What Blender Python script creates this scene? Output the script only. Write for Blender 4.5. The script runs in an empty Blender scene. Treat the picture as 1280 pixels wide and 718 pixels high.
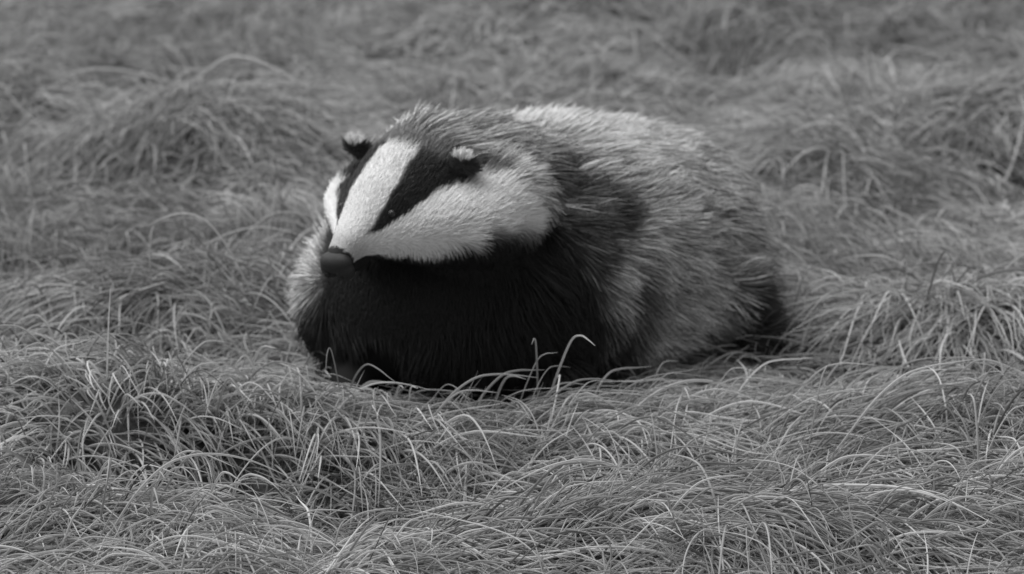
import bpy, math, bmesh
import numpy as np
from mathutils import Vector, Matrix
from mathutils.kdtree import KDTree
rng = np.random.default_rng(11)
scene = bpy.context.scene
scene.view_settings.view_transform = 'Standard'
scene.view_settings.look = 'None'
scene.view_settings.exposure = 0

# ---------------- helpers ----------------
_tab = np.random.default_rng(3).random(4096)
def _h(ix, iy, iz):
    return _tab[(ix*73856093 ^ iy*19349663 ^ iz*83492791) & 4095]
def noise(P, scale, seed=0):
    Q = np.asarray(P, float)*scale + seed*17.31
    if Q.shape[-1] == 2: Q = np.concatenate([Q, np.full(Q.shape[:-1]+(1,), seed*3.7+.5)], -1)
    I = np.floor(Q).astype(np.int64); F = Q-I; F = F*F*(3-2*F)
    out = 0
    for a in (0,1):
        for b in (0,1):
            for c in (0,1):
                w = (F[...,0] if a else 1-F[...,0])*(F[...,1] if b else 1-F[...,1])*(F[...,2] if c else 1-F[...,2])
                out = out + w*_h(I[...,0]+a, I[...,1]+b, I[...,2]+c)
    return out
def sstep(a, b, x):
    t = np.clip((x-a)/(b-a), 0, 1); return t*t*(3-2*t)
def norm(v): return v/np.maximum(np.linalg.norm(v, axis=-1, keepdims=True), 1e-9)
def nearest(C, Pq):
    kd = KDTree(len(C))
    for i,c in enumerate(C): kd.insert(Vector(c), i)
    kd.balance()
    return np.fromiter((kd.find(Vector(p))[1] for p in Pq), np.int64, len(Pq))

def attr_mat(name, rough=.6, spec=.3, attr='shade', transl=0.0):
    m = bpy.data.materials.new(name); m.use_nodes = True
    nt = m.node_tree; b = nt.nodes['Principled BSDF']
    a = nt.nodes.new('ShaderNodeAttribute'); a.attribute_name = attr
    nt.links.new(a.outputs['Color'], b.inputs['Base Color'])
    b.inputs['Roughness'].default_value = rough
    b.inputs['Specular IOR Level'].default_value = spec
    if transl > 0:
        t = nt.nodes.new('ShaderNodeBsdfTranslucent'); mx = nt.nodes.new('ShaderNodeMixShader')
        mx.inputs[0].default_value = transl
        nt.links.new(a.outputs['Color'], t.inputs['Color'])
        nt.links.new(b.outputs[0], mx.inputs[1]); nt.links.new(t.outputs[0], mx.inputs[2])
        nt.links.new(mx.outputs[0], nt.nodes['Material Output'].inputs['Surface'])
    return m

def make_curves(name, pts, rad, shade, mat):
    n, k = pts.shape[:2]
    c = bpy.data.hair_curves.new(name)
    c.add_curves([k]*n)
    c.position_data.foreach_set('vector', pts.astype(np.float32).ravel())
    r = c.attributes.get('radius') or c.attributes.new('radius', 'FLOAT', 'POINT')
    r.data.foreach_set('value', rad.astype(np.float32).ravel())
    s = c.attributes.new('shade', 'FLOAT', 'POINT')
    s.data.foreach_set('value', shade.astype(np.float32).ravel())
    c.materials.append(mat)
    o = bpy.data.objects.new(name, c); scene.collection.objects.link(o)
    return o

# ---------------- badger frame ----------------
N = np.array([-.213, -.15, .219]); E = np.array([-.12, -.01, .354])
f = norm(N-E); Lh = norm(np.cross([0,0,1.], f))
if Lh[0] < 0: Lh = -Lh
D = np.cross(f, Lh)
if D[2] < 0: D = -D
def loc(t, s, h): return N - f*t + Lh*s + D*h
ET, ES, EH = .190, .082, -.018

bm = bmesh.new()
def ball(c, r, rot=None):
    r = np.array(r if hasattr(r, '__len__') else (r,r,r), float)
    M = Matrix.Translation(Vector(c))
    if rot is not None: M = M @ rot
    M = M @ Matrix.Diagonal(Vector((*r, 1)))
    bmesh.ops.create_icosphere(bm, subdivisions=4 if r.max() > .03 else 3, radius=1, matrix=M)
def chain(pts, n=6):
    pts = np.array(pts, float)
    for a, b in zip(pts[:-1], pts[1:]):
        for i in range(n+1):
            q = a+(b-a)*i/n; ball(q[:3], q[3] if len(q) == 4 else q[3:])
R3 = Matrix(((Lh[0], -f[0], D[0]), (Lh[1], -f[1], D[1]), (Lh[2], -f[2], D[2]))).to_4x4()
chain([(-.062,.088,.125,.198,.165,.150), (.050,.24,.150,.208,.19,.160), (.135,.36,.135,.192,.185,.142)], 9)
chain([(*loc(.18,0,-.07), .078), (-.06,.08,.23,.115), (-.02,.15,.19,.13)])
chain([(.10,.14,.10,.10), (.20,.25,.085,.09), (.25,.33,.10,.085)])
prof = [(.008,0,.016),(.04,-.006,.024),(.075,-.018,.038),(.11,-.031,.054),(.15,-.050,.068),(.18,-.064,.074)]
chain([(*loc(t,0,h), r) for t,h,r in prof], 6)
for sg in (-1, 1):
    k = .84 if sg < 0 else 1.0
    chain([(*loc(.05, sg*.006, -.014), .021), (*loc(.115, sg*.052*k, -.062), .045), (*loc(.15, sg*.092*k, -.088), .050), (*loc(.19, sg*.085*k, -.11), .06)], 6)
    ball(loc(ET, sg*ES, EH), (.019, .009, .019), R3)   # ears
chain([(-.16,.08,.12,.07), (-.19,.02,.05,.04), (-.20,-.03,.022,.028)])
chain([(.03,.06,.12,.07), (.045,.0,.05,.042), (.05,-.055,.022,.028)])
chain([(.22,.34,.11,.09), (.285,.25,.075,.05), (.31,.29,.045,.03), (.325,.21,.020,.026)])
chain([(.03,.42,.12,.09), (-.02,.36,.06,.05), (-.03,.33,.02,.03)])
chain([(.21,.50,.15,.04), (.26,.58,.11,.03), (.29,.63,.08,.015)])
me = bpy.data.meshes.new('body'); bm.to_mesh(me); bm.free()
raw = bpy.data.objects.new('raw', me); scene.collection.objects.link(raw)
md = raw.modifiers.new('r', 'REMESH'); md.mode = 'VOXEL'; md.voxel_size = .0045
ms = raw.modifiers.new('s', 'SMOOTH'); ms.iterations = 9; ms.factor = .5
dg = bpy.context.evaluated_depsgraph_get(); dg.update()
body_me = bpy.data.meshes.new_from_object(raw.evaluated_get(dg))
bpy.data.objects.remove(raw)
body_me.name = 'body'
badger = bpy.data.objects.new('badger', None); scene.collection.objects.link(badger)
body = bpy.data.objects.new('body', body_me); scene.collection.objects.link(body); body.parent = badger
for p in body_me.polygons: p.use_smooth = True

nv = len(body_me.vertices)
V = np.empty(nv*3); body_me.vertices.foreach_get('co', V); V = V.reshape(-1,3)
VN = np.empty(nv*3); body_me.vertices.foreach_get('normal', VN); VN = VN.reshape(-1,3)
body_me.calc_loop_triangles()
T = np.empty(len(body_me.loop_triangles)*3, np.int32); body_me.loop_triangles.foreach_get('vertices', T); T = T.reshape(-1,3)

bd = norm(np.array([.55,.83,0.]))
def fields(P):
    d = P-N
    t = -(d@f); s = d@Lh; h = d@D
    a = (P-np.array([-.1,0,0]))@bd
    x,y,z = P[:,0],P[:,1],P[:,2]
    n1 = noise(P, 22, 1); n2 = noise(P, 60, 2); n3 = noise(P, 9, 3)
    sh = .43 + .26*sstep(.24,.31,z)*sstep(.16,.26,a) + .20*(n1-.5) + .08*(n2-.5)  # grey mottled fur; rim light along the back top put into its colour
    band = sstep(.0,.06,a)*(1-sstep(.15,.24,a+.09*(n3-.5)+.03*(n1-.5)))*sstep(-.16,-.08,x)*(1-.6*sstep(.285,.31,z))
    sh = sh*(1-band) + band*(.06+.30*sstep(.48,.75,n1*.6+n2*.4))
    sh += .14*sstep(-.16,-.22,x)
    L = np.full(len(P), .034)
    zt = .235 - 1.0*np.maximum(0, -(x+.15))
    ch = (1-sstep(zt-.012, zt+.012, z+.02*(n2-.5)))*(1-sstep(0,.03,a-(.085+(.2-z)*.28)+.02*(n2-.5)))
    sh = sh*(1-ch)+.016*ch
    hl = sstep(.27,.30,x)*(1-sstep(.08,.16,z+.04*(n1-.5)))*(1-sstep(.30,.36,y))
    sh = sh*(1-hl)+.035*hl
    leg = (1-sstep(.015,.03,z))*(1-sstep(.1,.2,a))
    sh = sh*(1-leg)+.02*leg
    # head
    hc = -np.interp(t, [0,.04,.11,.18,.26],[.0,.010,.036,.064,.08])
    ph = np.degrees(np.arctan2(np.abs(s), h-hc))
    rr = np.hypot(s, h-hc)
    lf = (s<0).astype(float)
    head = (1-sstep(.200,.222,t+.014*(n2-.5)+.010*sstep(90,120,ph)))*(1-sstep(.150,.175,rr))*(1-sstep(.08,.12,a))
    w1 = np.interp(t,[0,.045,.08,.10,.14,.18,.24],[85,54,40,34,26,21,15]) + 6*(n2-.5)
    w1 = w1*(1-.20*lf)
    w2 = np.interp(t,[0,.045,.065,.10,.14,.18,.21],[40,58,70,68,67,76,86]) + 7*(n2-.5)
    w2 = w2 + 16*lf*sstep(.05,.08,t)
    w3 = np.interp(t,[0,.03,.07,.10,.13,.17,.24],[125,128,119,106,102,110,125]) + 8*(n2-.5)
    white = .80 + .06*(n2-.5)
    hs = np.full(len(P), 1.0)*white
    hs = hs*(1-.35*sstep(.045,.02,t))
    blk = sstep(w1-3, w1+3, ph)*(1-sstep(w2-3, w2+3, ph))
    hs = hs*(1-blk)+.028*blk
    thr = sstep(w3-5, w3+5, ph)
    hs = hs*(1-thr)+.016*thr
    back = sstep(.168,.192,t)*(1-sstep(40,55,ph))
    hs = hs*(1-back)+.18*back
    de = np.sqrt((np.abs(s)-ES)**2+(t-ET)**2+(h-EH)**2)
    em = 1-sstep(.020,.025,de)
    ec = np.where((h > EH+.010)&(np.abs(s)<ES+.014), .70, .05)
    hs = hs*(1-em)+ec*em; head = np.maximum(head, em)
    hs = np.where(t < .012, .04, hs)
    sh = sh*(1-head)+hs*head
    hl2 = np.interp(t,[0,.02,.06,.1,.15,.2,.25],[.0015,.003,.006,.010,.015,.018,.025])
    hl2 = hl2*np.where(ph < 70, .55, 1.0)
    hl2 = np.where(de < .024, .008, hl2)
    L = L*(1-head)+hl2*head
    L = np.where(z < .04, np.minimum(L,.018), L)
    fb = norm(np.stack([.62+0*x+.5*(x-.05), .60+0*x, -.35-1.0*np.maximum(0,.25-z)], 1))
    fh = norm(-f*1.0 + Lh*np.sign(s)[:,None]*.45*sstep(60,100,ph)[:,None] + np.array([0,0,-.6])*sstep(80,110,ph)[:,None])
    fl = fb*(1-head[:,None])+fh*head[:,None]
    fl = fl*(1-ch[:,None]) + ch[:,None]*np.array([.15,.0,-1.])
    return np.clip(sh,.006,.82), L, norm(fl), head

vs,_,_,_ = fields(V)
at = body_me.attributes.new('shade','FLOAT','POINT'); at.data.foreach_set('value', (vs*.75).astype(np.float32))
body_me.materials.clear(); body_me.materials.append(attr_mat('badger_skin', .8, .1))

def sample(n, wfun=None):
    A,B,C = V[T[:,0]],V[T[:,1]],V[T[:,2]]
    area = np.linalg.norm(np.cross(B-A,C-A),axis=1)
    cen = (A+B+C)/3
    if wfun is not None: area = area*wfun(cen)
    idx = rng.choice(len(T), n, p=area/area.sum())
    u,v = rng.random(n), rng.random(n); m = u+v>1; u[m]=1-u[m]; v[m]=1-v[m]
    w = 1-u-v
    P = A[idx]*w[:,None]+B[idx]*u[:,None]+C[idx]*v[:,None]
    Nn = norm(VN[T[idx,0]]*w[:,None]+VN[T[idx,1]]*u[:,None]+VN[T[idx,2]]*v[:,None])
    return P, Nn
def wf(c):
    t = -((c-N)@f)
    return (1+2.2*(1-sstep(.2,.26,t)) - .75*sstep(.4,.5,c[:,1]))*sstep(-.01,.03,c[:,2])
nf = 125000
P, Nn = sample(nf, wf)
keep = P[:,2] > .008; t_ = -((P-N)@f); keep &= t_ > .010
P, Nn = P[keep], Nn[keep]; nf = len(P)
sh, L, fl, head = fields(P)
wob = ((noise(P,14,31)-.5)*1.1+(noise(P,35,32)-.5)*.9)*(1-head)
tan = norm(fl - Nn*(fl*Nn).sum(1)[:,None])
side = norm(np.cross(Nn, tan))
tan = norm(tan + side*wob[:,None])
lift = .42*(1-head)+.26*head + .6*(noise(P,20,33)-.5)*(1-head)
lift = lift + .22*rng.standard_normal(nf)*(1-.5*head)
side = norm(np.cross(Nn, tan))
dirv = norm(tan + Nn*lift[:,None] + side*(.32*rng.standard_normal(nf)*(1-.35*head))[:,None])
Ls = L*rng.uniform(.5,1.35,nf)
droop = np.array([0,0,-1.])
K = 5
u = np.linspace(0,1,K)
pts = P[:,None,:] + dirv[:,None,:]*(Ls[:,None]*u)[:,:,None] + (tan*.45+droop*.15)[:,None,:]*(Ls[:,None]*u**2*.5)[:,:,None]
nc = 6500
ci = rng.choice(nf, nc, replace=False)
cl = nearest(P[ci], P); cs = ci[cl]
cst = ((.28*rng.uniform(.2,1.5,nc)[cl])*(1-head))[:,None]*(u**1.5)
same = np.linalg.norm(P-P[cs],axis=1) < .03
cst = cst*same[:,None]
pts = pts*(1-cst[:,:,None]) + pts[cs]*cst[:,:,None]
crand = rng.lognormal(0,.26,nc)[cl]; srand = rng.lognormal(0,.52,nf)
body_m = (1-head)*(sh>.03)
mul = np.exp(np.log(crand*srand)*(.10+.90*body_m))
prof_b = np.interp(u,[0,.35,.6,.8,1],[.95,.8,.85,1.2,1.4])
prof_h = np.interp(u,[0,.5,1],[.85,1,1.05])
sc = sh[:,None]*mul[:,None]*(prof_b[None]*body_m[:,None]+prof_h[None]*(1-body_m[:,None]))
sc = np.clip(sc,.006,.86)
r0 = (.00064*(1-head)+.00045*head)
rad = r0[:,None]*np.interp(u,[0,.6,1],[1,.85,.2])[None]
furm = attr_mat('badger_fur', .55, .25)
fur = make_curves('fur', pts, rad, sc, furm); fur.parent = badger

def simple_mat(name, col, rough, spec=.5):
    m = bpy.data.materials.new(name); m.use_nodes=True; nt=m.node_tree
    b = nt.nodes['Principled BSDF']
    nz = nt.nodes.new('ShaderNodeTexNoise'); nz.inputs['Scale'].default_value=300
    mr = nt.nodes.new('ShaderNodeMapRange'); mr.inputs['To Min'].default_value=col*.7; mr.inputs['To Max'].default_value=col*1.3
    nt.links.new(nz.outputs['Fac'], mr.inputs['Value']); nt.links.new(mr.outputs[0], b.inputs['Base Color'])
    bp = nt.nodes.new('ShaderNodeBump'); bp.inputs['Strength'].default_value=.4; bp.inputs['Distance'].default_value=.001
    nt.links.new(nz.outputs['Fac'], bp.inputs['Height']); nt.links.new(bp.outputs[0], b.inputs['Normal'])
    b.inputs['Roughness'].default_value=rough; b.inputs['Specular IOR Level'].default_value=spec
    return m
def blob(name, parts, mat, voxel=.0012):
    global bm
    bm = bmesh.new()
    for c,r in parts: ball(c, r, R3)
    m = bpy.data.meshes.new(name); bm.to_mesh(m); bm.free()
    o = bpy.data.objects.new(name, m); scene.collection.objects.link(o)
    q = o.modifiers.new('r','REMESH'); q.mode='VOXEL'; q.voxel_size=voxel; q.use_smooth_shade=True
    q = o.modifiers.new('s','SMOOTH'); q.iterations=4
    m.materials.append(mat); o.parent = badger; return o
nm = simple_mat('nose_leather', .022, .5, .35)
blob('nose', [(loc(.000,0,.000),(.022,.014,.014)),(loc(-.003,.011,-.009),(.012,.011,.014)),(loc(-.003,-.011,-.009),(.012,.011,.014))], nm)
cm_ = simple_mat('chin_skin', .016, .8, .1)
blob('chin', [(loc(.016,0,-.022),(.014,.018,.012)),(loc(.035,0,-.030),(.018,.022,.014))], cm_)
hm = simple_mat('nostril_dark', .005, .7)
for sg in (-1,1): blob('nostril', [(loc(-.0125, sg*.010,-.010),(.005,.0035,.0045))], hm, .0008)
em = simple_mat('eye_dark', .01, .15)
for sg in (-1,1):
    blob('eye', [(loc(.084, sg*.036, -.001),(.006,.006,.006))], em, .0008)

# ---------------- ground ----------------
TU = [(-.45,1.30,.26,.14, .9,-.4),(-.36,.40,.20,.10,-.8,-.4),(-.26,-.16,.22,.05,.8,-.5),(.12,-.25,.20,.04,.9,-.4),
      (.62,.30,.18,.08,.4,-.8),(.42,-.14,.22,.04,.95,-.2),(.75,1.5,.25,.09,-.3,-.8),(.2,1.9,.3,.05,.9,-.3),(-.6,-.12,.2,.05,-.8,-.3),
      (.30,-.58,.2,.04,.9,-.3),(-.9,1.9,.3,.07,.5,-.6),(.1,2.6,.3,.05,-.6,-.6)]
for _ in range(60):
    x_,y_ = rng.uniform(-4,4), rng.uniform(-3,7)
    if abs(x_) < 1.0 and -.8 < y_ < 1.2: continue
    TU.append((x_,y_,rng.uniform(.15,.3),rng.uniform(.03,.07),*norm(rng.standard_normal(2))))
TU = np.array(TU)
HOL = np.array([(-.35,-.36,.14,.19),(-.22,-.44,.09,.10),(.06,-.42,.09,.13),(-.62,1.9,.17,.10),(.85,1.25,.15,.11),(-.55,.22,.1,.08),(.47,.16,.1,.03),(-.75,2.5,.12,.09),(.4,2.3,.12,.05),(-.45,.10,.08,.06),(.7,.02,.1,.07)])
def hollow(X,Y):
    v = 0
    for hx,hy,r,dp in HOL: v = np.maximum(v, np.exp(-((X-hx)**2+((Y-hy)*1.3)**2)/(r*r)*1.6)*min(1,dp/.08))
    return v
def H(X, Y):
    P2 = np.stack([X,Y],-1)
    z = .05*(noise(P2,1.3,4)-.5) + .065*(noise(P2,4,5)-.5) + .065*(noise(P2,8.5,6)-.5) + .014*(noise(P2,22,7)-.5)
    for tx,ty,r,hh,_,_ in TU:
        z = z + hh*np.exp(-((X-tx)**2+(Y-ty)**2)/(r*r)*1.6)
    for hx,hy,r,dp in HOL:
        z = z - dp*np.exp(-((X-hx)**2+((Y-hy)*1.3)**2)/(r*r)*1.6)
    b = np.exp(-(((X-.0)/.36)**4+((Y-.13)/.35)**4))
    z = z*(1-b) + b*(-.016)
    far = np.clip((np.hypot(X,Y)-6)/20,0,1)
    return z*(1-far)
def grid(name, xs, ys):
    X,Y = np.meshgrid(xs,ys); Z = H(X,Y)
    v = np.stack([X,Y,Z],-1).reshape(-1,3); nx,ny=len(xs),len(ys)
    i = np.arange((nx-1)*(ny-1)); a = (i//(nx-1))*nx + i%(nx-1)
    F = np.stack([a,a+1,a+nx+1,a+nx],1)
    m = bpy.data.meshes.new(name); m.from_pydata(v.tolist(),[],F.tolist()); m.update()
    for p in m.polygons: p.use_smooth=True
    o = bpy.data.objects.new(name,m); scene.collection.objects.link(o); return o
def axis(lo, hi, step, far):
    core = np.arange(lo,hi,step)
    g = np.geomspace(step,far,45).cumsum(); g=g[g<far]
    return np.concatenate([(lo-g)[::-1], core, core[-1]+g])
ground = grid('ground', axis(-2.6,2.6,.03,400), axis(-2,5,.03,400))
gm = bpy.data.materials.new('grassy_soil'); gm.use_nodes=True; nt=gm.node_tree; b=nt.nodes['Principled BSDF']
tc = nt.nodes.new('ShaderNodeTexCoord')
n_ = nt.nodes.new('ShaderNodeTexNoise'); n_.inputs['Scale'].default_value=35; n_.inputs['Detail'].default_value=8
nt.links.new(tc.outputs['Object'], n_.inputs['Vector'])
cr = nt.nodes.new('ShaderNodeValToRGB'); cr.color_ramp.elements[0].position=.3; cr.color_ramp.elements[0].color=(.04,.04,.04,1)
cr.color_ramp.elements[1].position=.75; cr.color_ramp.elements[1].color=(.16,.16,.16,1)
nt.links.new(n_.outputs['Fac'], cr.inputs[0]); nt.links.new(cr.outputs[0], b.inputs['Base Color'])
bp=nt.nodes.new('ShaderNodeBump'); bp.inputs['Strength'].default_value=1; bp.inputs['Distance'].default_value=.02
nt.links.new(n_.outputs['Fac'], bp.inputs['Height']); nt.links.new(bp.outputs[0], b.inputs['Normal'])
b.inputs['Roughness'].default_value=.9; b.inputs['Specular IOR Level'].default_value=.1
ground.data.materials.append(gm)

# ---------------- grass ----------------
def blades(n, x0,x1,y0,y1, l0,l1, r0, K=7, seed=0, hole=None, tone=1., pale=.06, lay=1., clump=0, wildf=.18, reach=.03):
    X = rng.uniform(x0,x1,n); Y = rng.uniform(y0,y1,n)
    k = rng.random(n) > .93*hollow(X,Y)
    if hole: k &= ~((X>hole[0])&(X<hole[1])&(Y>hole[2])&(Y<hole[3]))
    X,Y=X[k],Y[k]; n=len(X)
    P2 = np.stack([X,Y],-1)
    ang = 2*np.pi*1.6*noise(P2,1.6,8)
    fx = 1.0*np.cos(ang); fy = .6*np.sin(ang)-.3
    tall = np.zeros(n)
    for tx,ty,r,hh,dx,dy in TU:
        rx,ry = X-tx, Y-ty; w = np.exp(-(rx**2+ry**2)/(r*r)*1.2)
        rl = np.hypot(rx,ry)+1e-3
        fx = fx*(1-w)+w*(dx*1.1+.35*rx/rl); fy = fy*(1-w)+w*(dy*1.1+.35*ry/rl)
        tall = np.maximum(tall, w*min(1,hh/.08))
    fl = norm(np.stack([fx,fy],-1))
    ra = (noise(P2,4.5,9+seed)-.5)*2.8 + (noise(P2,13,19+seed)-.5)*2.8 + rng.normal(0,.40,n)
    wild = rng.random(n)<wildf; ra[wild] += rng.normal(0,1.5,wild.sum())
    c,s = np.cos(ra),np.sin(ra)
    fl = np.stack([fl[:,0]*c-fl[:,1]*s, fl[:,0]*s+fl[:,1]*c],-1)
    Ln = rng.uniform(l0,l1,n)*(.8+.4*tall)*(.55+.9*noise(P2,3,20))
    lean = rng.uniform(.3,1.6,n)*lay
    d = norm(np.concatenate([fl*lean[:,None], np.ones((n,1))],1))
    seg = Ln/(K-1)
    p = np.stack([X,Y,H(X,Y)-.004],-1)
    out=[p]
    g = rng.uniform(.22,.6,n); curl = rng.normal(0,.22,n)
    clr = .003+rng.gamma(1.6,.011,n)*(.5+1.0*noise(P2,8,41))
    for k in range(K-1):
        pr = np.stack([-fl[:,1],fl[:,0]],-1)
        d = norm(d + np.concatenate([fl*.20+pr*curl[:,None], -g[:,None]],1))
        p = p + d*seg[:,None]
        z = H(p[:,0],p[:,1])+clr
        p[:,2] = np.maximum(p[:,2], z if k>0 else p[:,2])
        out.append(p.copy())
    pts = np.stack(out,1)
    cm = np.ones(n)
    if clump:
        nc = n//clump; ci = rng.choice(n,nc,replace=False)
        C = np.concatenate([P2[ci],np.zeros((nc,1))],1); Q = np.concatenate([P2,np.zeros((n,1))],1)
        cl = nearest(C,Q); cs = ci[cl]
        st = (rng.uniform(0,1,nc)**1.4*.8)[cl]*rng.uniform(.4,1,n)*(~wild)*(np.linalg.norm(P2-P2[cs],axis=1)<.06)
        st = st[:,None]*np.linspace(0,1,K)**1.2
        pts = pts*(1-st[:,:,None])+pts[cs]*st[:,:,None]
        cm = rng.lognormal(0,.20,nc)[cl]
    for _ in range(2):
        pts[:,1:-1] = pts[:,1:-1]*.5+.25*(pts[:,:-2]+pts[:,2:])
    bad = np.zeros(n,bool)
    for c_,r_ in [((-.062,.088,.125),(.20,.17,.16)),((.05,.24,.15),(.215,.20,.175)),((.135,.36,.135),(.197,.195,.155)),((-.11,0,.29),(.1,.1,.1)),((-.17,-.09,.25),(.06,.06,.06))]:
        q = (pts-np.array(c_))/np.array(r_)
        bad |= ((q**2).sum(-1)<1).any(1)
    r_ = np.hypot((pts[...,0]+.05)/.26,(pts[...,1]-.06)/.22)
    bad |= ((r_<1)&(pts[...,2]>.050)).any(1) & (rng.random(n)>reach)
    ok = ~bad
    pts=pts[ok]; n=len(pts); P2=P2[ok]; cm=cm[ok]
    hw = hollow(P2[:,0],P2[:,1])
    sh = .36*tone*cm*rng.lognormal(0,.30,n)*(.74+.52*noise(P2,2.5,13))*(.74+.52*noise(P2,9,14))*(1-.6*hw)  # random tones; shade of the hollows put into the blade colour
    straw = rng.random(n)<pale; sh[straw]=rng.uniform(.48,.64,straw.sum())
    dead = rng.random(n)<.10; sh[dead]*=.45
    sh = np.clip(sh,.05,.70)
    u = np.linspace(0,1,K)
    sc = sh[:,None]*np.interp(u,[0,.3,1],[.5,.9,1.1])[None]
    rad = (r0*rng.uniform(.5,1.5,n))[:,None]*np.interp(u,[0,.3,.7,1],[.9,1,.75,.15])[None]
    return pts, rad, sc
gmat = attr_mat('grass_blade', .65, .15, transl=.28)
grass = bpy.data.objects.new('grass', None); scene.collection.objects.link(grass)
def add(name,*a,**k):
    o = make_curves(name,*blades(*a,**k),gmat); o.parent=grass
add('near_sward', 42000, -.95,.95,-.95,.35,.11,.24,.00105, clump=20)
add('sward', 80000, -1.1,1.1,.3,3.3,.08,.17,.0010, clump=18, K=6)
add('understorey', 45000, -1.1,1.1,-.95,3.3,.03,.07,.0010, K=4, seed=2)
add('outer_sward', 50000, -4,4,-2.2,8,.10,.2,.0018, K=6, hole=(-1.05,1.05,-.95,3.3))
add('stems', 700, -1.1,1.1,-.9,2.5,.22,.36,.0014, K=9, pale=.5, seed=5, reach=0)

# ---------------- light ----------------
w = bpy.data.worlds.new('World'); scene.world=w; w.use_nodes=True; nt=w.node_tree
bg = nt.nodes['Background']; sky = nt.nodes.new('ShaderNodeTexSky'); sky.sky_type='NISHITA'; sky.sun_disc=False
el, az = math.radians(64), math.radians(-70)
sky.sun_elevation=el; sky.sun_rotation=az
bw = nt.nodes.new('ShaderNodeRGBToBW')
nt.links.new(sky.outputs[0], bw.inputs[0]); nt.links.new(bw.outputs[0], bg.inputs[0]); bg.inputs[1].default_value=.15
sl = bpy.data.lights.new('sun','SUN'); sl.energy=3.7; sl.angle=math.radians(50)
so = bpy.data.objects.new('sun',sl); scene.collection.objects.link(so)
sd = Vector((math.sin(az)*math.cos(el), math.cos(az)*math.cos(el), math.sin(el)))
so.rotation_euler = sd.to_track_quat('Z','Y').to_euler()

# ---------------- camera ----------------
cd = bpy.data.cameras.new('camera'); cam = bpy.data.objects.new('camera',cd); scene.collection.objects.link(cam)
cam.location=(0,-4.85,1.36); cam.rotation_euler=(math.radians(90-14),0,0)
cd.lens=140.6; cd.sensor_width=36; cd.clip_end=2000
cd.dof.use_dof=True; cd.dof.focus_distance=4.44; cd.dof.aperture_fstop=6.3
scene.camera=cam
